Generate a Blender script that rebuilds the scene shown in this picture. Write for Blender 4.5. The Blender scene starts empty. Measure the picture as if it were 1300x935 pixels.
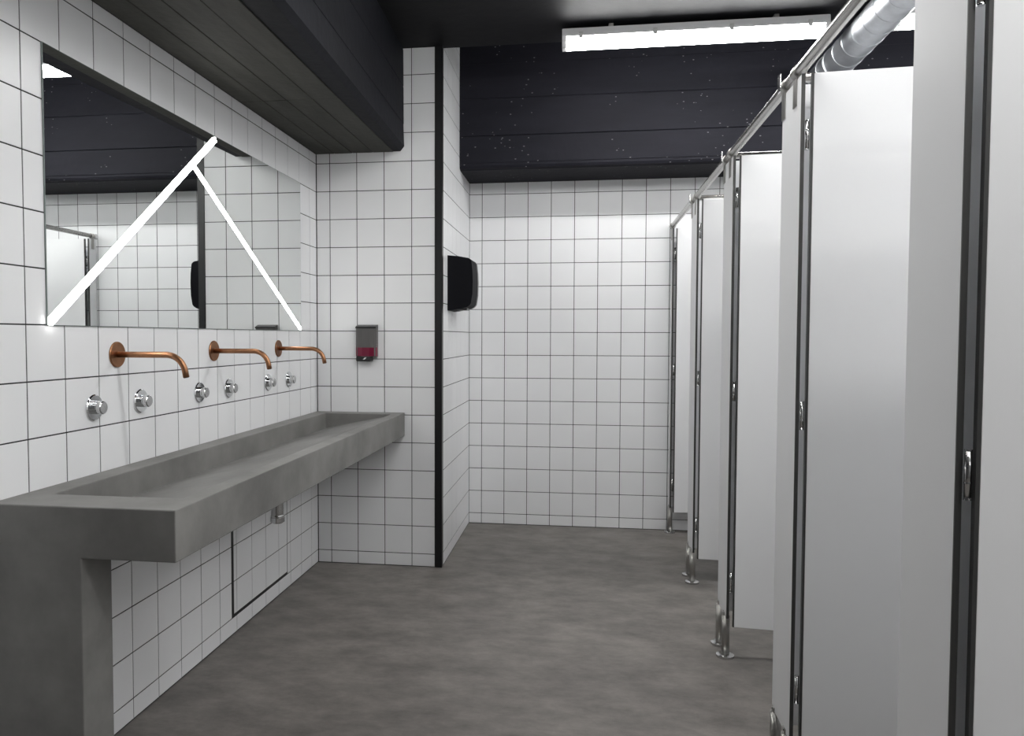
import bpy, math, random
from mathutils import Matrix, Vector
random.seed(7)
PI = math.pi
scene = bpy.context.scene
COL = scene.collection

# ------------------------------------------------------------------ camera
F, CX, CY = 971.02, 598.34, 466.63
YAW, PITCH, ROLL = 0.1432, -0.0399, 0.0021
CAM = Vector((1.4251, -4.0003, 1.2402))
fwd = Vector((-math.sin(YAW)*math.cos(PITCH), math.cos(YAW)*math.cos(PITCH), math.sin(PITCH)))
rgt = Vector((math.cos(YAW), math.sin(YAW), 0)); upv = rgt.cross(fwd)
r2 = math.cos(ROLL)*rgt + math.sin(ROLL)*upv
u2 = -math.sin(ROLL)*rgt + math.cos(ROLL)*upv
cd = bpy.data.cameras.new('camera'); cam = bpy.data.objects.new('camera', cd); COL.objects.link(cam)
cd.sensor_fit = 'HORIZONTAL'; cd.sensor_width = 36.0
cd.lens = F/1300*36; cd.shift_x = (650-CX)/1300; cd.shift_y = (CY-467.5)/1300
cd.clip_start = 0.02
m = Matrix((r2, u2, -fwd)).transposed().to_4x4(); m.translation = CAM
cam.matrix_world = m
scene.camera = cam

# ------------------------------------------------------------------ world, exposure
w = bpy.data.worlds.new('world'); scene.world = w; w.use_nodes = True
w.node_tree.nodes['Background'].inputs[0].default_value = (0.5, 0.5, 0.5, 1)
w.node_tree.nodes['Background'].inputs[1].default_value = 0.0
vs = scene.view_settings
scene.display_settings.display_device = 'sRGB'
vs.view_transform = 'Standard'; vs.look = 'None'; vs.gamma = 1.0; vs.use_curve_mapping = False
vs.exposure = 0.66
scene.cycles.diffuse_bounces = 8
TUBE_POWER = 29.5      # emission of the fluorescent diffusers
LED_POWER = 15.0        # emission of the mirror's light lines

# ------------------------------------------------------------------ materials
def srgb(*c):
    return tuple(((x/255)/12.92 if x/255 <= .04045 else ((x/255+.055)/1.055)**2.4) for x in c)
MATS = {}
def mat(name, color, rough=.5, metal=0., spec=.5, noise=None, bump=None, coat=0., emit=None, trans=0., ior=1.45):
    """noise = (scale, amount, detail, stretch xyz): brightness mottling;  bump = (scale, strength, distance)"""
    M = bpy.data.materials.new(name); M.use_nodes = True
    nt = M.node_tree; b = nt.nodes['Principled BSDF']
    b.inputs['Base Color'].default_value = (*color, 1)
    b.inputs['Roughness'].default_value = rough; b.inputs['Metallic'].default_value = metal
    b.inputs['Specular IOR Level'].default_value = spec; b.inputs['IOR'].default_value = ior
    b.inputs['Coat Weight'].default_value = coat; b.inputs['Transmission Weight'].default_value = trans
    if emit:
        b.inputs['Emission Color'].default_value = (*emit[0], 1); b.inputs['Emission Strength'].default_value = emit[1]
    if noise or bump:
        geo = nt.nodes.new('ShaderNodeNewGeometry')
    if noise:
        sc, am, det, st = noise
        mp = nt.nodes.new('ShaderNodeMapping'); mp.inputs['Scale'].default_value = st
        nt.links.new(geo.outputs['Position'], mp.inputs['Vector'])
        n = nt.nodes.new('ShaderNodeTexNoise'); n.inputs['Scale'].default_value = sc; n.inputs['Detail'].default_value = det
        n.inputs['Roughness'].default_value = .74 if 'floor' in name else .62
        nt.links.new(mp.outputs[0], n.inputs['Vector'])
        r = nt.nodes.new('ShaderNodeValToRGB')
        r.color_ramp.elements[0].position = .28; r.color_ramp.elements[1].position = .74
        lo = tuple(max(0, c*(1-am)) for c in color); hi = tuple(c*(1+am) for c in color)
        r.color_ramp.elements[0].color = (*lo, 1); r.color_ramp.elements[1].color = (*hi, 1)
        nt.links.new(n.outputs['Fac'], r.inputs['Fac']); nt.links.new(r.outputs['Color'], b.inputs['Base Color'])
    if bump:
        n2 = nt.nodes.new('ShaderNodeTexNoise'); n2.inputs['Scale'].default_value = bump[0]; n2.inputs['Detail'].default_value = 6
        nt.links.new(geo.outputs['Position'], n2.inputs['Vector'])
        bp = nt.nodes.new('ShaderNodeBump'); bp.inputs['Strength'].default_value = bump[1]; bp.inputs['Distance'].default_value = bump[2]
        nt.links.new(n2.outputs['Fac'], bp.inputs['Height']); nt.links.new(bp.outputs[0], b.inputs['Normal'])
    MATS[name] = M
    return M

def add_specks(M, scale, thresh, color, stretch=(1, 1, 1)):
    """paint chips and splashes: sparse spots of another colour over a material"""
    nt = M.node_tree; b = nt.nodes['Principled BSDF']
    geo = nt.nodes.new('ShaderNodeNewGeometry')
    mp = nt.nodes.new('ShaderNodeMapping'); mp.inputs['Scale'].default_value = stretch
    nt.links.new(geo.outputs['Position'], mp.inputs['Vector'])
    v = nt.nodes.new('ShaderNodeTexVoronoi'); v.inputs['Scale'].default_value = scale; v.inputs['Randomness'].default_value = 1
    nt.links.new(mp.outputs[0], v.inputs['Vector'])
    lt = nt.nodes.new('ShaderNodeMath'); lt.operation = 'LESS_THAN'; lt.inputs[1].default_value = thresh
    nt.links.new(v.outputs['Distance'], lt.inputs[0])
    n = nt.nodes.new('ShaderNodeTexNoise'); n.inputs['Scale'].default_value = 4.0; n.inputs['Detail'].default_value = 3
    nt.links.new(geo.outputs['Position'], n.inputs['Vector'])
    g = nt.nodes.new('ShaderNodeMath'); g.operation = 'GREATER_THAN'; g.inputs[1].default_value = .54
    nt.links.new(n.outputs['Fac'], g.inputs[0])
    mu = nt.nodes.new('ShaderNodeMath'); mu.operation = 'MULTIPLY'
    nt.links.new(lt.outputs[0], mu.inputs[0]); nt.links.new(g.outputs[0], mu.inputs[1])
    mx = nt.nodes.new('ShaderNodeMix'); mx.data_type = 'RGBA'
    old = b.inputs['Base Color'].links
    if old: nt.links.new(old[0].from_socket, mx.inputs['A'])
    else: mx.inputs['A'].default_value = b.inputs['Base Color'].default_value
    mx.inputs['B'].default_value = (*color, 1)
    nt.links.new(mu.outputs[0], mx.inputs['Factor'])
    nt.links.new(mx.outputs['Result'], b.inputs['Base Color'])

mat('tile_white', (.785, .79, .80), .30, spec=.42, noise=(3.0, .02, 2, (1, 1, 1)))
mat('grout', (.035, .035, .037), .85, spec=.2)
mat('floor_cement', (.170, .157, .146), .45, spec=.32, noise=(4.6, .46, 12, (1, 1.7, 1)), bump=(45, .12, .004))
mat('sink_cement', (.184, .181, .174), .50, spec=.35, noise=(4.0, .30, 9, (1, 1, 1)), bump=(60, .10, .003))
mat('ceiling_paint', (.011, .011, .013), .6, spec=.2, noise=(3, .2, 4, (1, 1, 1)), bump=(18, .25, .006))
mat('beam_paint', (.0135, .0135, .0185), .62, spec=.12, noise=(4, .22, 6, (.4, .4, 2.)), bump=(22, .3, .006))
add_specks(MATS['beam_paint'], 34, .12, (.16, .16, .17), (.7, 1, 1.3))
mat('beam_side_paint', (.011, .0115, .015), .65, spec=.12, noise=(4, .25, 6, (1, .4, 2.)), bump=(22, .3, .006))
mat('beam_board', (.040, .040, .035), .70, spec=.25, noise=(5, .35, 8, (3, .5, 1)), bump=(30, .4, .006))
mat('black_metal', (.012, .012, .013), .35, spec=.4)
mat('mirror_glass', (.86, .88, .87), .0, metal=1.0)
mat('mirror_edge', (.25, .29, .28), .25)
mat('copper', (.33, .165, .088), .34, metal=1.0, noise=(30, .18, 4, (1, 1, 1)))
mat('chrome', (.78, .79, .80), .06, metal=1.0)
mat('chrome_satin', (.60, .60, .60), .22, metal=1.0)
mat('steel', (.40, .39, .37), .36, metal=1.0, noise=(12, .10, 3, (1, 1, .1)))
mat('rail_steel', (.50, .49, .475), .27, metal=1.0)
mat('galvanised', (.58, .60, .63), .42, metal=.95, noise=(9, .18, 5, (1, 1, 1)))
mat('panel_white', (.805, .81, .82), .45, spec=.3)
mat('panel_edge', (.050, .050, .049), .4, spec=.4)
mat('housing_grey', (.62, .62, .63), .45)
mat('clip_plastic', (.50, .50, .50), .4)
mat('diffuser_lit', (.9, .9, .9), .4, emit=((1.0, .998, .985), TUBE_POWER))
mat('led_lit', (.9, .9, .9), .4, emit=((1.0, .99, .96), LED_POWER))
mat('dryer_black', (.008, .008, .010), .55, spec=.05)
mat('dryer_trim', (.30, .30, .31), .35, metal=.5)
mat('smoked_plastic', (.26, .25, .25), .12, trans=.55, ior=1.12)
mat('pink_soap', (.15, .010, .034), .2, spec=.5)
mat('black_plastic', (.014, .014, .015), .3)
mat('highlight_white', (.75, .75, .75), .4)  # colour of the painted highlight on the soap pump
mat('grey_wall', (.10, .10, .10), .6)
mat('bounce_stop_dark', (.06, .06, .063), .5)  # unseen left wall stretch, made dark to cut bounce

# ------------------------------------------------------------------ mesh builder
class MB:
    def __init__(s): s.v = []; s.f = []; s.sm = []
    def face(s, idx, smooth=False): s.f.append(tuple(idx)); s.sm.append(smooth)
    def box(s, x0, x1, y0, y1, z0, z1):
        n = len(s.v)
        s.v += [(x0, y0, z0), (x1, y0, z0), (x1, y1, z0), (x0, y1, z0), (x0, y0, z1), (x1, y0, z1), (x1, y1, z1), (x0, y1, z1)]
        for q in ((0, 3, 2, 1), (4, 5, 6, 7), (0, 1, 5, 4), (1, 2, 6, 5), (2, 3, 7, 6), (3, 0, 4, 7)):
            s.face([n+i for i in q])
        return s
    def bbox(s, x0, x1, y0, y1, z0, z1, b=.002):
        """box with chamfered edges"""
        X = (x0, x1); Y = (y0, y1); Z = (z0, z1); n = len(s.v); ix = {}
        for i in (0, 1):
            for j in (0, 1):
                for k in (0, 1):
                    sx, sy, sz = (1, -1)[i], (1, -1)[j], (1, -1)[k]
                    for a in range(3):
                        p = [X[i]+sx*b, Y[j]+sy*b, Z[k]+sz*b]; p[a] = (X[i], Y[j], Z[k])[a]
                        ix[i, j, k, a] = len(s.v); s.v.append(tuple(p))
        def q(l): s.face(l)
        for i in (0, 1):
            r = [ix[i, 0, 0, 0], ix[i, 1, 0, 0], ix[i, 1, 1, 0], ix[i, 0, 1, 0]]; q(r if i else r[::-1])
            r = [ix[0, i, 0, 1], ix[0, i, 1, 1], ix[1, i, 1, 1], ix[1, i, 0, 1]]; q(r if i else r[::-1])
            r = [ix[0, 0, i, 2], ix[1, 0, i, 2], ix[1, 1, i, 2], ix[0, 1, i, 2]]; q(r if i else r[::-1])
        for i in (0, 1):
            for j in (0, 1):
                fl = (i == j)
                r = [ix[i, j, 0, 0], ix[i, j, 1, 0], ix[i, j, 1, 1], ix[i, j, 0, 1]]; q(r[::-1] if fl else r)
                r = [ix[i, 0, j, 0], ix[i, 1, j, 0], ix[i, 1, j, 2], ix[i, 0, j, 2]]; q(r if fl else r[::-1])
                r = [ix[0, i, j, 1], ix[1, i, j, 1], ix[1, i, j, 2], ix[0, i, j, 2]]; q(r[::-1] if fl else r)
        for i in (0, 1):
            for j in (0, 1):
                for k in (0, 1):
                    r = [ix[i, j, k, 0], ix[i, j, k, 1], ix[i, j, k, 2]]
                    q(r if (i+j+k) % 2 == 1 else r[::-1])
        return s
    def tube(s, pts, r, seg=16, caps=True, smooth=True):
        """round tube along a polyline, r may be a list"""
        pts = [Vector(p) for p in pts]; rs = r if isinstance(r, (list, tuple)) else [r]*len(pts)
        n = len(s.v); t0 = (pts[1]-pts[0]).normalized()
        a = Vector((0, 0, 1)) if abs(t0.z) < .9 else Vector((1, 0, 0))
        u = t0.cross(a).normalized()
        for i, p in enumerate(pts):
            if i == 0: t = t0
            elif i == len(pts)-1: t = (pts[i]-pts[i-1]).normalized()
            else:
                t = ((pts[i+1]-p).normalized()+(p-pts[i-1]).normalized())
                t = t.normalized() if t.length > 1e-6 else t0
            u = (u-t*u.dot(t)).normalized(); v = t.cross(u)
            for k in range(seg):
                an = 2*PI*k/seg; q = p+rs[i]*(math.cos(an)*u+math.sin(an)*v); s.v.append(tuple(q))
        for i in range(len(pts)-1):
            for k in range(seg):
                k2 = (k+1) % seg
                s.face((n+i*seg+k, n+i*seg+k2, n+(i+1)*seg+k2, n+(i+1)*seg+k), smooth)
        if caps:
            s.face([n+k for k in range(seg)][::-1]); e = n+(len(pts)-1)*seg; s.face([e+k for k in range(seg)])
        return s
    def lathe(s, o, axis, prof, seg=28):
        """prof: list of (distance along axis, radius), sharp between entries"""
        o = Vector(o); t = Vector(axis).normalized(); a = Vector((0, 0, 1)) if abs(t.z) < .9 else Vector((1, 0, 0))
        u = t.cross(a).normalized(); v = t.cross(u)
        for i in range(len(prof)-1):
            n = len(s.v)
            for d, r in (prof[i], prof[i+1]):
                for k in range(seg):
                    an = 2*PI*k/seg; s.v.append(tuple(o+t*d+r*(math.cos(an)*u+math.sin(an)*v)))
            for k in range(seg):
                k2 = (k+1) % seg; s.face((n+k, n+k2, n+seg+k2, n+seg+k), True)
        n = len(s.v)
        for d, r in (prof[0], prof[-1]):
            for k in range(seg):
                an = 2*PI*k/seg; s.v.append(tuple(o+t*d+r*(math.cos(an)*u+math.sin(an)*v)))
        s.face([n+k for k in range(seg)][::-1]); s.face([n+seg+k for k in range(seg)])
        return s
    def prism(s, prof, axis, a0, a1, smooth=False):
        """closed 2-D profile extruded along axis ('x','y','z'); profile is in the remaining two axes in order"""
        n = len(s.v); N = len(prof)
        for a in (a0, a1):
            for p, q in prof:
                s.v.append({'x': (a, p, q), 'y': (p, a, q), 'z': (p, q, a)}[axis])
        area = sum(prof[i][0]*prof[(i+1) % N][1]-prof[(i+1) % N][0]*prof[i][1] for i in range(N))
        flip = (area > 0) == (axis != 'y')
        flip = not flip
        for i in range(N):
            j = (i+1) % N; q = (n+i, n+j, n+N+j, n+N+i); s.face(q[::-1] if flip else q, smooth)
        c0 = [n+i for i in range(N)]; c1 = [n+N+i for i in range(N)]
        s.face(c0 if flip else c0[::-1]); s.face(c1[::-1] if flip else c1)
        return s
    def mesh(s, name):
        me = bpy.data.meshes.new(name); me.from_pydata(s.v, [], s.f)
        me.polygons.foreach_set('use_smooth', s.sm); me.update(); return me
    def build(s, name, material, parent=None, kind=None):
        o = bpy.data.objects.new(name, s.mesh(name)); COL.objects.link(o)
        o.data.materials.append(MATS[material])
        if parent: o.parent = parent
        if kind: o['kind'] = kind
        return o

def thing(name, label, cat, loc=(0, 0, 0), group=None):
    o = bpy.data.objects.new(name, None); COL.objects.link(o); o.empty_display_size = .1
    o.location = loc; o['label'] = label; o['category'] = cat
    if group: o['group'] = group
    return o
def tag(o, label, cat, group=None):
    o['label'] = label; o['category'] = cat
    if group: o['group'] = group
    return o
def struct(o, label=None):
    o['kind'] = 'structure'
    if label: o['label'] = label
    return o
def copy_tree(o, parent=None):
    c = o.copy(); COL.objects.link(c); c.parent = parent
    for ch in list(o.children): copy_tree(ch, c)
    return c

# ------------------------------------------------------------------ room dimensions (metres)
T, Z0, JOINT = .15, .0698, .0037          # tile pitch, first joint above the floor, joint width
YF, XS, XR, YB = 1.0, .690, 4.15, -5.60   # alcove end wall, partition side, right wall, back wall
ZC, ZB = 2.76, 2.243                      # ceiling, underside of far beam
TT = .006                                 # tile thickness
GR = .0013                                # how far the joints lie behind the tile faces

# ------------------------------------------------------------------ structure
struct(MB().box(-.1, XR+.1, YB-.1, YF+.1, -.1, 0).build('floor', 'floor_cement'), 'dark grey mottled polished cement floor')

ceil = struct(MB().box(-.1, XR+.1, YB-.1, .03, ZC, ZC+.36).build('ceiling', 'ceiling_paint'), 'black painted concrete ceiling')
MB().box(-.1, XR+.1, .03, YF+.1, 3.06, 3.12).build('recessed_slab', 'ceiling_paint', ceil)

TILE_MESH = {}
def tile_mesh(wd, ht):
    k = (round(wd, 4), round(ht, 4))
    if k not in TILE_MESH:
        b = MB(); c = .0006; a, h = wd/2, ht/2
        b.v = [(-a, -h, 0), (a, -h, 0), (a, h, 0), (-a, h, 0),
               (-a, -h, TT-c), (a, -h, TT-c), (a, h, TT-c), (-a, h, TT-c),
               (-a+c, -h+c, TT), (a-c, -h+c, TT), (a-c, h-c, TT), (-a+c, h-c, TT)]
        for i in range(4):
            j = (i+1) % 4
            b.face((i, j, 4+j, 4+i)); b.face((4+i, 4+j, 8+j, 8+i))
        b.face((8, 9, 10, 11))
        me = b.mesh('tile'); me.materials.append(MATS['tile_white']); TILE_MESH[k] = me
    return TILE_MESH[k]
def cuts(a, b, first):
    """joint positions inside [a, b] on the grid first + k*T"""
    k = math.ceil((a-first)/T+1e-6); L = [a]
    while first+k*T < b-1e-6:
        if first+k*T-a > .012: L.append(first+k*T)
        k += 1
    if b-L[-1] < .012 and len(L) > 1: L.pop()
    L.append(b); return L
def tile_wall(wall, origin, ud, nd, us, zs, skip=None, loose=None):
    """tiles on a wall: origin + u*ud + z*Z, surface at TT in front of the grout plane along nd"""
    ud = Vector(ud); nd = Vector(nd); origin = Vector(origin)
    stuff = MB(); n = 0
    for i in range(len(us)-1):
        for j in range(len(zs)-1):
            u0, u1, z0, z1 = us[i], us[i+1], zs[j], zs[j+1]
            if skip and skip(u0, u1, z0, z1): continue
            wd, ht = u1-u0-JOINT, z1-z0-JOINT
            if wd < .004 or ht < .004: continue
            c = origin+ud*((u0+u1)/2)+Vector((0, 0, (z0+z1)/2))
            X = Vector((0, 0, 1)).cross(nd)
            R = Matrix((X, Vector((0, 0, 1)), nd)).transposed()
            R = R @ Matrix.Rotation(random.gauss(0, .0012), 3, 'X') @ Matrix.Rotation(random.gauss(0, .0012), 3, 'Y')
            me = tile_mesh(wd, ht)
            if loose and loose(u0, u1, z0, z1):
                k = len(stuff.v)
                for v in me.vertices: stuff.v.append(tuple(R @ v.co + c))
                for p in me.polygons: stuff.face([k+q for q in p.vertices])
            else:
                o = bpy.data.objects.new('tile', me); COL.objects.link(o); o.parent = wall
                M4 = R.to_4x4(); M4.translation = c; o.matrix_local = M4; n += 1
    if stuff.v: stuff.build('tile_field', 'tile_white', wall, 'stuff')
    return n

# left wall (surface x = 0)
ZL = 2.222
wl = struct(MB().box(-.1, -GR, YB, 0, 0, ZL+.02).build('wall_left', 'grout'), 'white tiled wall with dark joints behind the sink and mirror')
YT = -.1016-17*T
MB().box(-.1, -.0005, YB, YT, 0, ZL).build('unseen_bounce_stop', 'bounce_stop_dark', wl)  # made-up dark stretch out of view, keeps bounce off the sink's near face
yl = cuts(YT, 0, -.1016)
MIR = (-2.125, -.250, 1.270, 2.0185)      # mirror y0, y1, z0, z1
HAT = (-1.046, -.444, Z0, Z0+3*T)         # access panel
def skip_left(u0, u1, z0, z1):
    if u0 > MIR[0]-.001 and u1 < MIR[1]+.02 and z0 > MIR[2]-.01 and z1 < MIR[3]+.01: return True
    if u1 > HAT[0]+.001 and u0 < HAT[1]-.001 and z0 > HAT[2]-.01 and z1 < HAT[3]+.01: return True
    return False
zl = cuts(.002, ZL, Z0)
tile_wall(wl, (-TT, 0, 0), (0, 1, 0), (1, 0, 0), yl, zl, skip_left, None)
# tiles cut by the access panel's vertical edges
tile_wall(wl, (-TT, 0, 0), (0, 1, 0), (1, 0, 0), [-.1016-7*T, HAT[0]-.002], [Z0+k*T for k in range(4)])
tile_wall(wl, (-TT, 0, 0), (0, 1, 0), (1, 0, 0), [HAT[1]+.001, -.1016-2*T], [Z0+k*T for k in range(4)])

# partition: front face (y = 0) and alcove side face (x = XS)
wr = struct(MB().box(0-.002, .655, GR, .10, 0, ZC).build('wall_partition', 'grout'), 'white tiled end of the partition beside the sink')
tile_wall(wr, (0, TT, 0), (1, 0, 0), (0, -1, 0), cuts(.002, .6526, .0766), cuts(.002, ZC, Z0))
wsd = struct(MB().box(.60, XS-GR, .034, YF, 0, 3.06).build('wall_alcove', 'grout'), 'white tiled side of the partition facing the alcove')
tile_wall(wsd, (XS-TT, 0, 0), (0, 1, 0), (1, 0, 0), cuts(.036, YF, YF-.072-6*T), cuts(.002, 3.06, Z0))
# end wall (y = YF)
wf = struct(MB().box(XS-.05, XR+.1, YF+GR, YF+.12, 0, 3.06).build('wall_far', 'grout'), 'white tiled end wall of the alcove')
tile_wall(wf, (0, YF+TT, 0), (1, 0, 0), (0, -1, 0), cuts(XS, XR, .7738), cuts(.002, ZB+.01, Z0), None, lambda a, b, c, d: a > 2.12)
# right and back walls (only seen in reflections and by the light)
wrt = struct(MB().box(XR+GR, XR+.1, YB, YF, 0, ZC).build('wall_right', 'grout'), 'white tiled wall at the back of the cubicles')
tile_wall(wrt, (XR+TT, 0, 0), (0, 1, 0), (-1, 0, 0), cuts(YB, YF, 0), cuts(.002, ZC, Z0), None, lambda *a: True)
struct(MB().box(-.1, XR+.1, YB-.1, YB, 0, ZC).build('wall_back', 'grey_wall'), 'plain grey wall behind the camera')

# black corner trim of the partition
t1 = MB(); t1.prism([(.6526, -.003), (XS+.001, -.003), (XS+.001, .036), (XS-.006, .036), (XS-.006, .004), (.6526, .004)], 'z', 0, ZC)
struct(t1.build('trim_1', 'black_metal'), 'black metal corner strip running from floor to ceiling')

# left concrete beam
SK = .0287                                # the beam's free side runs slightly askew
def skew(mb):
    mb.v = [((x-SK*y if x > .44 else x), y, z) for x, y, z in mb.v]
    return mb
lb = MB(); lb.prism([(-.05, ZL+.001), (.467, ZL+.001), (.487, ZL+.026), (.483, ZL+.13), (.481, ZC), (-.05, ZC)], 'y', YB, 0)
lb = struct(skew(lb).build('beam_left', 'beam_side_paint'), 'dark concrete beam above the sink wall')
xs_ = [.002, .105, .205, .318, .430]
for a, b in zip(xs_[:-1], xs_[1:]):
    for y0, y1 in ((YB, -3.2), (-3.2, -.93), (-.93, -.002)):
        dz = random.uniform(-.0012, .0012)
        MB().bbox(a+.0012, b-.0012, y0+.002, y1-.002, ZL-.003+dz, ZL+.012, .0015).build('formwork_board', 'beam_board', lb)
for a, b in ((ZL+.140, ZL+.335), (ZL+.337, ZL+.530)):
    d = MB(); f = lambda z: .483-(z-ZL-.13)*.002/(ZC-ZL-.13)
    d.prism([(f(a)-.01, a), (f(a)+.002, a+.003), (f(b)+.002, b-.003), (f(b)-.01, b)], 'y', YB, -.002)
    skew(d).build('side_board', 'beam_side_paint', lb)

# far concrete beam
YBF = .585
fb = MB(); fb.prism([(YBF+.03, ZB), (YF+.05, ZB), (YF+.05, 3.06), (YBF, 3.06), (YBF, ZB+.022), (YBF+.008, ZB+.008)], 'x', XS, XR+.05)
fb = struct(fb.build('beam_far', 'beam_paint'), 'dark blue black concrete beam above the end wall')
zb_ = [ZB+.035, ZB+.195, ZB+.415, ZB+.62]
for i, (a, b) in enumerate(zip(zb_[:-1], zb_[1:])):
    MB().bbox(XS+.002, XR, YBF-.004-.003*(i % 2), YBF+.02, a+.0012, b-.0012, .0022).build('formwork_board', 'beam_paint', fb)

# ------------------------------------------------------------------ sink
SZ = .833; SX = .488; SY0 = -2.345; SB = .708
oy = 1.17
x0, x1, y0, y1 = .001, SX, SY0+oy, -.001+oy
ix0, ix1, iy0, iy1 = .078, .435, -2.216+oy, -.092+oy
lx, ly = .246, -2.226+oy
zb, zf = .752, .824
b = MB()
b.v = [(x0, y0, SZ), (x1, y0, SZ), (x1, y1, SZ), (x0, y1, SZ), (ix0, iy0, SZ), (ix1, iy0, SZ), (ix1, iy1, SZ), (ix0, iy1, SZ),
       (ix0, iy0, zb), (ix1, iy0, zf), (ix1, iy1, zf), (ix0, iy1, zb),
       (x1, y0, SB), (x1, y1, SB), (x0, y1, SB), (x0, ly, SB), (lx, ly, SB), (lx, y0, SB),      # 12-17 underside
       (x0, y0, 0), (lx, y0, 0), (lx, ly, 0), (x0, ly, 0)]                                     # 18-21 foot of the end support
for q in ((0, 1, 5, 4), (1, 2, 6, 5), (2, 3, 7, 6), (3, 0, 4, 7), (4, 5, 9, 8), (5, 6, 10, 9), (6, 7, 11, 10), (7, 4, 8, 11), (8, 9, 10, 11),
          (18, 19, 17, 12, 1, 0), (12, 13, 2, 1), (13, 14, 3, 2), (3, 14, 15, 21, 18, 0),
          (12, 17, 16, 15, 14, 13), (19, 20, 16, 17), (20, 21, 15, 16), (18, 21, 20, 19)): b.face(q)
sk = b.build('trough_sink', 'sink_cement'); sk.location = (0, -1.17, 0)
tag(sk, 'long grey concrete trough sink with one end support along the tiled wall', 'sink')
bv = sk.modifiers.new('bevel', 'BEVEL'); bv.width = .003; bv.segments = 2; bv.limit_method = 'ANGLE'; bv.angle_limit = math.radians(20)

# bottle trap below the sink
bt = thing('bottle_trap', 'chrome bottle trap hanging under the concrete sink', 'drain', (.20, -1.045, .478))
MB().lathe((0, 0, 0), (0, 0, 1), [(0, .020), (.004, .025), (.006, .027), (.03, .027), (.034, .0255), (.036, .0255), (.140, .0255), (.146, .018), (.2295, .018)]).build('body', 'chrome_satin', bt)
MB().lathe((0, 0, .006), (0, 0, 1), [(0, .030), (.018, .030)], 14).build('cleanout_cap', 'chrome', bt)
MB().tube([(0, 0, .10), (-.09, 0, .10), (-.197, 0, .10)], .014).build('waste_pipe', 'chrome_satin', bt)
MB().lathe((-.1995, 0, .10), (1, 0, 0), [(0, .032), (.004, .032), (.010, .018)]).build('wall_flange', 'chrome_satin', bt)

# ------------------------------------------------------------------ access panel in the left wall
ap = thing('access_panel', 'tiled access hatch outlined in black in the wall under the sink', 'hatch', (0, (HAT[0]+HAT[1])/2, Z0))
MB().box(-.0030, -.0010, HAT[0]-(HAT[0]+HAT[1])/2, HAT[1]-(HAT[0]+HAT[1])/2, 0, 3*T).build('black_frame', 'black_metal', ap)
ym = (HAT[0]+HAT[1])/2
hy = [HAT[0]+.017, -.1016-6*T, -.1016-5*T, -.1016-4*T, -.1016-3*T, HAT[1]-.004]
for i in range(5):
    for k in range(3):
        zlo = k*T+(.012 if k == 0 else 0); zhi = (k+1)*T
        me = tile_mesh(hy[i+1]-hy[i]-JOINT, zhi-zlo-JOINT)
        o = bpy.data.objects.new('tile', me); COL.objects.link(o); o.parent = ap
        R = Matrix(((0, 0, 1), (1, 0, 0), (0, 1, 0))).to_4x4()
        R.translation = Vector((-TT+.0006, (hy[i]+hy[i+1])/2-ym, (zlo+zhi)/2)); o.matrix_local = R

# ------------------------------------------------------------------ mirror with light lines
mr = thing('mirror', 'wide frameless wall mirror crossed by two glowing diagonal light lines', 'mirror', (0, 0, MIR[2]))
MB().box(.0004, .0050, MIR[0], MIR[1], 0, MIR[3]-MIR[2]).build('glass', 'mirror_glass', mr)
MB().box(.0002, .0046, MIR[0]-.0015, MIR[1]+.0015, -.0012, MIR[3]-MIR[2]+.0015).build('backing', 'mirror_edge', mr)
def strip(pa, pb, wd, proud):
    a = Vector((pa[0], pa[1]-MIR[2])); c = Vector((pb[0], pb[1]-MIR[2])); d = (c-a).normalized(); n = Vector((-d.y, d.x))*wd/2
    s = MB(); s.prism([tuple(a+n), tuple(a-n), tuple(c-n), tuple(c+n)], 'x', .0045, .0050+proud)
    return s.build('light_line', 'led_lit', mr)
strip((-2.120, 1.276), (-1.164, 2.006), .0185, .006)
strip((-1.328, 1.866), (-.262, 1.280), .0115, .005)

# ------------------------------------------------------------------ taps
def make_tap():
    t = thing('wall_spout', '', 'tap')
    MB().lathe((.0005, 0, 0), (1, 0, 0), [(0, .040), (.003, .040), (.005, .0385)], 40).build('rosette', 'copper', t)
    pts = [(.004, 0, 0), (.06, 0, 0), (.12, 0, 0), (.165, 0, 0)]
    R_ = .062
    for k in range(1, 10):
        a = math.radians(80*k/9); pts.append((.165+R_*math.sin(a), 0, -R_*(1-math.cos(a))))
    e = Vector(pts[-1]); dirv = Vector((math.cos(math.radians(80)), 0, -math.sin(math.radians(80))))
    pts.append(tuple(e+dirv*.018))
    MB().tube(pts, .0095, 20).build('spout', 'copper', t)
    tip = Vector(pts[-1])
    MB().tube([tuple(tip-dirv*.001), tuple(tip+dirv*.0015)], .0075, 16).build('aerator', 'black_plastic', t)
    return t
tp = make_tap()
for i, (y, lab) in enumerate([(-1.813, 'copper wall spout nearest the camera, above the near end of the sink'),
                              (-1.183, 'middle copper wall spout of the three above the sink'),
                              (-.540, 'copper wall spout nearest the soap dispenser corner')]):
    o = tp if i == 0 else copy_tree(tp)
    o.location = (0, y, 1.183); o['label'] = lab; o['group'] = 'copper spouts over the sink'
def make_valve():
    t = thing('push_valve', '', 'valve')
    MB().lathe((.0005, 0, 0), (1, 0, 0), [(0, .039), (.003, .039), (.006, .036)], 36).build('cover_plate', 'chrome', t)
    MB().lathe((.005, 0, 0), (1, 0, 0), [(0, .0200), (.013, .0200)], 28).build('collar', 'chrome', t)
    k = MB().lathe((.0175, 0, 0), (1, 0, 0), [(0, .017), (.002, .0195), (.013, .0195), (.016, .0170)], 28).build('push_button', 'chrome_satin', t)
    return t
pv = make_valve()
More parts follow.
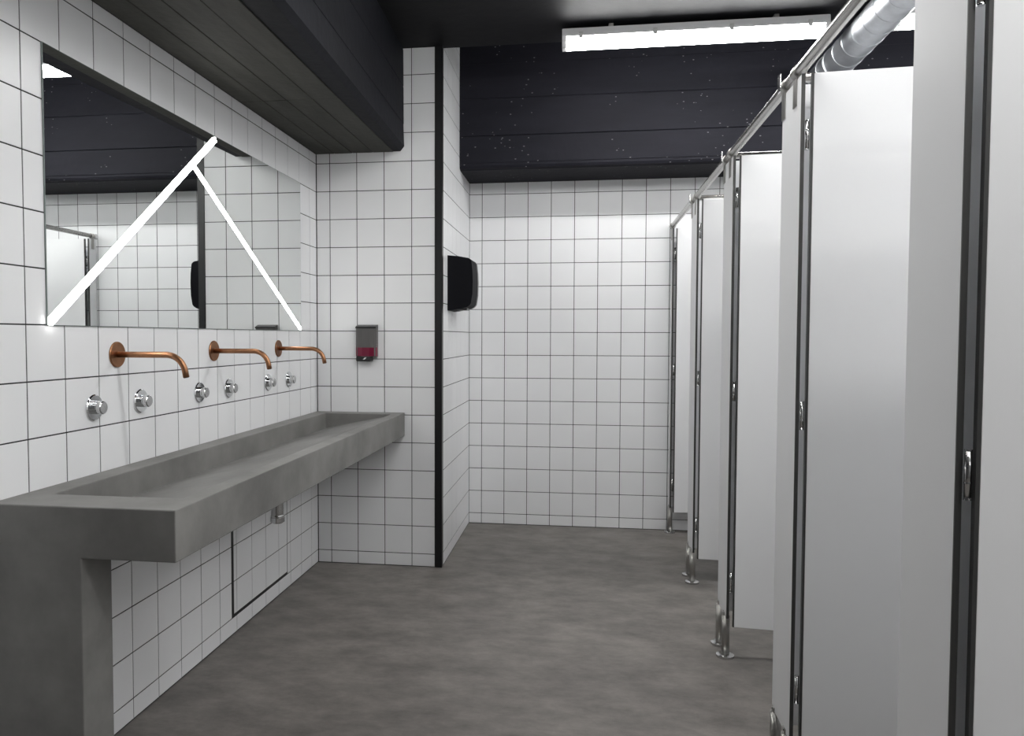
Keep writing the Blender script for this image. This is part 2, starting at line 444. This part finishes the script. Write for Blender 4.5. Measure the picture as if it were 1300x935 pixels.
VL = [(-1.930, 'leftmost chrome push valve, below left of the nearest copper spout'),
      (-1.689, 'chrome push valve below right of the nearest copper spout'),
      (-1.302, 'chrome push valve below left of the middle copper spout'),
      (-1.059, 'chrome push valve below right of the middle copper spout'),
      (-.663, 'chrome push valve below left of the farthest copper spout'),
      (-.415, 'chrome push valve closest to the corner, below right of the farthest spout')]
for i, (y, lab) in enumerate(VL):
    o = pv if i == 0 else copy_tree(pv)
    o.location = (0, y, 1.029); o['label'] = lab; o['group'] = 'chrome push valves under the spouts'

# ------------------------------------------------------------------ soap dispenser on the partition
sd = thing('soap_dispenser', 'smoky clear soap dispenser with dark pink soap on the tiled partition', 'soap dispenser', (.287, 0, 1.112))
W2 = .0565
MB().bbox(-W2, W2, -.006, -.0005, .012, .188, .002).build('back_plate', 'housing_grey', sd)
d = MB(); d.prism([(-W2, -.006), (-W2, -.038), (-W2+.010, -.047), (-.02, -.052), (.02, -.052), (W2-.010, -.047), (W2, -.038), (W2, -.006)], 'z', .022, .172)
d.build('clear_tank', 'smoked_plastic', sd)
d = MB(); d.prism([(-W2-.0003, -.008), (-W2-.0003, -.0383), (-W2+.0115, -.0474), (-.02, -.0524), (.02, -.0524), (W2-.0115, -.0474), (W2+.0003, -.0383), (W2+.0003, -.008)], 'z', .024, .070)
d.build('soap', 'pink_soap', sd)
d = MB(); d.prism([(-.006, .172), (-.051, .172), (-.047, .180), (-.026, .187), (-.006, .192)], 'x', -W2, W2)
d.build('lid', 'black_plastic', sd)
MB().bbox(-W2+.004, .030, -.054, -.008, -.004, .024, .004).build('pump', 'black_plastic', sd)
d = MB(); d.prism([(-.014, .006), (-.004, .006), (.006, .017), (-.004, .017)], 'y', -.0547, -.0538)
d.build('pump_highlight', 'highlight_white', sd)  # white highlight on the pump, put on as a thin slanted piece

# ------------------------------------------------------------------ hand dryer on the alcove side
hd = thing('hand_dryer', 'black rounded hand dryer on the side of the tiled partition', 'hand dryer', (XS, .168, 1.385))
H = .280
def dryer_prof(off, zo):
    P = [(0, 0+zo), (.03, .002+zo)]
    for k in range(9):
        a = k/8; P.append((.06+.072*math.sin(a*PI/2)-0+off*0, .008+.036*(1-math.cos(a*PI/2))+zo))
    P += [(.139+off, .085), (.141+off, .15), (.139+off, .20)]
    for k in range(7):
        a = k/6; P.append((.134-.030*(1-math.cos(a*PI/2))+off, .245+.022*math.sin(a*PI/2)))
    P += [(.06, .275), (0, .280)]
    return P
DS = 1.085
P0_ = [(x, z*DS) for x, z in dryer_prof(0, 0)]
MB().prism(P0_, 'y', 0, .205).build('casing', 'dryer_black', hd)
P1_ = [(x*1.012, (z-.14*DS)*1.012+.14*DS) for x, z in P0_]
MB().prism(P1_, 'y', .206, .214).build('silver_trim', 'dryer_trim', hd)
MB().prism(P0_, 'y', .215, .240).build('rear_casing', 'dryer_black', hd)
MB().bbox(.05, .10, .06, .15, .004, .03, .002).build('air_outlet', 'black_plastic', hd)
MB().bbox(-.0, .004, .008, .237, .012, .29, .001).build('wall_plate', 'black_plastic', hd)

# ------------------------------------------------------------------ fluorescent fixtures
def make_fixture(L, name='batten_light'):
    """batten lamp along x, origin at the middle of its top"""
    t = thing(name, '', 'lamp'); h = L/2
    hs = MB(); hs.prism([(-.046, 0), (.046, 0), (.054, -.030), (.054, -.040), (-.054, -.040), (-.054, -.030)], 'x', -h+.004, h-.004)
    hs.build('housing', 'housing_grey', t)
    df = MB(); P = [(-.050, -.040)]
    for k in range(11):
        a = PI*k/10; P.append((-.050*math.cos(a), -.056-.030*math.sin(a)))
    P.append((.050, -.040))
    df.prism(P, 'x', -h+.02, h-.02, True); df.build('diffuser', 'diffuser_lit', t)
    for s in (-1, 1):
        e = MB(); q = [(-.046, -.001), (.046, -.001), (.052, -.040), (.050, -.060), (.03, -.083), (-.03, -.083), (-.050, -.060), (-.052, -.040)]
        e.prism(q, 'x', *sorted((s*(h-.022), s*h))); e.build('end_cap', 'housing_grey', t)
    n = max(2, int(round(L/.33)))
    for k in range(n):
        x = -h+.09+(L-.18)*k/(n-1)
        for s in (-1, 1):
            MB().bbox(x-.010, x+.010, *sorted((s*.0535, s*.0575)), -.052, -.022, .001).build('clip', 'clip_plastic', t)
    for s in (-1, 1):
        MB().bbox(s*h*.62-.012, s*h*.62+.012, -.03, .03, -.001, ZFIX, .002).build('mounting_bracket', 'steel', t)
    return t
FZ = 2.738; ZFIX = ZC-FZ
fx = make_fixture(1.235)
fx.location = (1.937, -.150, FZ); fx['label'] = 'lit fluorescent batten under the black ceiling in front of the far beam'
fx['group'] = 'fluorescent battens'
f3 = copy_tree(fx); f3.location = (1.45, -2.05, FZ); f3['label'] = 'fluorescent batten on the ceiling over the middle of the aisle'
f4 = copy_tree(fx); f4.location = (1.97, -3.30, FZ); f4['label'] = 'fluorescent batten on the ceiling over the nearest cubicle'
f2 = copy_tree(fx); f2.location = (3.44, -.20, FZ); f2['label'] = 'fluorescent batten above the cubicles behind the round duct'
f2['group'] = 'fluorescent battens'
f5 = copy_tree(f2); f5.location = (3.44, -1.82, FZ); f5['label'] = 'fluorescent batten above the middle cubicle'
f6 = copy_tree(f2); f6.location = (3.44, -3.75, FZ); f6['label'] = 'fluorescent batten above the nearest cubicle beside the right wall'
f7 = copy_tree(f2); f7.location = (3.44, -5.10, FZ); f7['label'] = 'fluorescent batten above the cubicles behind the camera'

# ------------------------------------------------------------------ round duct over the cubicles
DX, DZ, DR = 2.712, 2.648, .0785
du = thing('spiral_duct', 'shiny galvanised round ventilation duct running over the cubicles', 'duct', (DX, 0, DZ))
MB().tube([(0, YB+.01, 0), (0, -2.5, 0), (0, -.2, 0), (0, YBF-.012, 0)], DR, 40).build('pipe', 'galvanised', du)
y = YB+.1
while y < YBF-.05:
    MB().lathe((0, y, 0), (0, 1, 0), [(0, DR), (.002, DR+.0022), (.005, DR+.0022), (.007, DR)], 40).build('seam_ring', 'galvanised', du)
    y += .135
for y in (.18, .30):
    MB().lathe((0, y, 0), (0, 1, 0), [(0, DR), (.001, DR+.004), (.012, DR+.004), (.013, DR)], 40).build('coupling_band', 'galvanised', du)

# ------------------------------------------------------------------ cubicle fronts
XP, TH = 1.980, .0088
PIL = [(.911, .990), (-.108, .080), (-1.009, -.821), (-1.905, -1.717), (-2.772, -2.585)]   # near edge, far edge
PZ0, PZ1 = .166, 1.918
RZ, RR, RX = 1.940, .0150, 1.986
names = ['cubicle panel against the end wall', 'second cubicle front panel from the end wall', 'third cubicle front panel from the end wall',
         'fourth cubicle front panel from the end wall', 'nearest cubicle front panel']
CLAMPS = []
for i, (y0, y1) in enumerate(PIL):
    wd = y1-y0
    t = thing('front_panel', 'narrow white %s, black edged, on steel legs' % names[i] if i else 'very narrow white cubicle front panel in the corner at the end wall', 'panel', (XP, y0, 0), 'narrow front panels between the cubicle doors')
    MB().bbox(0, TH, .001, wd, PZ0, PZ1, .0012).build('board', 'panel_white', t)
    MB().box(-.0002, TH+.0002, -.0008, .0022, PZ0-.0004, PZ1+.0004).build('edge_strip', 'panel_edge', t)
    MB().box(.0012, TH-.0012, .002, wd-.001, PZ0-.0012, PZ0+.001).build('edge_strip', 'panel_edge', t)
    for k, ly in enumerate([.046, wd-.021] if i else [.03]):
        lg = MB(); lg.tube([(.006, ly, .004), (.006, ly, PZ0-.001)], .0155, 20); lg = lg.build('leg', 'steel', t)
        MB().lathe((.006, ly, 0), (0, 0, 1), [(0, .034), (.009, .034), (.013, .024), (.014, .017)], 28).build('foot_flange', 'chrome_satin', lg)
        MB().bbox(-.003, -.0005, ly-.012, ly+.012, PZ0-.004, PZ0+.014, .0008).build('clip_plate', 'steel', lg)
        MB().lathe((-.003, ly, PZ0+.006), (-1, 0, 0), [(0, .005), (.002, .004)], 12).build('bolt', 'chrome', lg)
    for k, (cy_, cw, up) in enumerate([(.055, .032, 0), (wd-.018, .034, 1)] if i else [(.04, .03, 0)]):
        MB().bbox(-.0032, -.0004, cy_-cw/2, cy_+cw/2, 1.848, RZ-RR-.0036, .0008).build('clamp_strap', 'steel', t)
        MB().bbox(.0004, TH-.0004, cy_-cw/2, cy_+cw/2, PZ1-.001, RZ-RR-.0036, .0005).build('spacer', 'steel', t)
        CLAMPS.append((y0+cy_, cw, up))

# doors, all standing open inwards
TH = .012
DW = .695; ANG = [88, 87, 85, 86, 87]
dl = ['white cubicle door farthest away, standing open near the end wall', 'white cubicle door second from the end wall, standing open',
      'white cubicle door in the middle of the row, standing open', 'white cubicle door fourth from the end wall, standing open',
      'white cubicle door nearest the camera, cut off by the picture edge']
DZ0, DZ1 = .140, 1.914
for i, (y0, y1) in enumerate(PIL):
    t = thing('cubicle_door', dl[i], 'door', (XP+.021, y0-.004, 0), 'white cubicle doors')
    # door runs along local +x, its near face is local y = -TH
    t.rotation_euler = (0, 0, -math.radians(90-ANG[i]))
    E_ = .0055
    MB().bbox(E_, DW-.004, -TH, 0, DZ0, DZ1, .0012).build('board', 'panel_white', t)
    MB().box(0, E_+.0004, -TH-.0002, .0002, DZ0-.0003, DZ1+.0003).build('edge_strip', 'panel_edge', t)
    MB().box(DW-.005, DW, -TH-.0002, .0002, DZ0-.0003, DZ1+.0003).build('edge_strip', 'panel_edge', t)
    for z in (.31, 1.037, 1.760):
        h = MB(); h.tube([(-.0065, -.002, z-.037), (-.0065, -.002, z+.037)], .0052, 14); h = h.build('hinge', 'chrome_satin', t)
        for dz in (-.037, -.012, .0135, .037):
            MB().lathe((-.0065, -.002, z+dz-.001), (0, 0, 1), [(0, .0056), (.002, .0056)], 14).build('knuckle', 'chrome', h)
    k = MB().lathe((DW-.06, -TH, 1.03), (0, -1, 0), [(0, .026), (.003, .026), (.004, .012), (.022, .012), (.024, .019), (.036, .019), (.038, .016)], 24)
    k.build('turn_knob', 'chrome_satin', t)

# dividers between the cubicles
dn = ['', 'second from the end wall', 'third from the end wall', 'fourth from the end wall', 'nearest the camera']
for i in range(1, 5):
    yc = (PIL[i][0]+PIL[i][1])/2
    t = thing('cubicle_divider', 'white dividing panel inside the cubicles, %s' % dn[i], 'panel', (XP+TH+.001, yc, 0), 'dividers between the cubicles')
    MB().bbox(0, XR-XP-TH-.004, -.006, .006, PZ0, PZ1, .0012).build('board', 'panel_white', t)
    lg = MB(); lg.tube([(1.2, 0, .004), (1.2, 0, PZ0)], .0155, 16); lg = lg.build('leg', 'steel', t)
    MB().lathe((1.2, 0, 0), (0, 0, 1), [(0, .034), (.009, .034), (.013, .024), (.014, .017)], 24).build('foot_flange', 'chrome_satin', lg)

# head rail with its cross tubes
hr = thing('head_rail', 'round steel head rail along the tops of the cubicles', 'rail', (RX, 0, RZ))
MB().tube([(0, YB+.003, 0), (0, YF-.004, 0)], RR, 28).build('tube', 'rail_steel', hr)
MB().lathe((0, YF-.001, 0), (0, -1, 0), [(0, .019), (.004, .019), (.010, .0165), (.03, .0165)], 24).build('wall_socket', 'chrome_satin', hr)
for i in range(1, 5):
    yc = (PIL[i][0]+PIL[i][1])/2+.006
    MB().tube([(RR-.002, yc, 0), (XR-RX-.003, yc, 0)], .0125, 20).build('cross_tube', 'rail_steel', hr)
for yc, cw, up in CLAMPS:
    sd_ = MB().lathe((0, yc-cw/2, 0), (0, 1, 0), [(0, RR+.0005), (.001, RR+.0032), (cw-.001, RR+.0032), (cw, RR+.0005)], 24).build('saddle', 'steel', hr)
    if up: MB().bbox(-RR-.0075, -RR-.0030, yc-cw*.36, yc+cw*.36, -.017, .032, .001).build('clamp_tongue', 'chrome_satin', sd_)
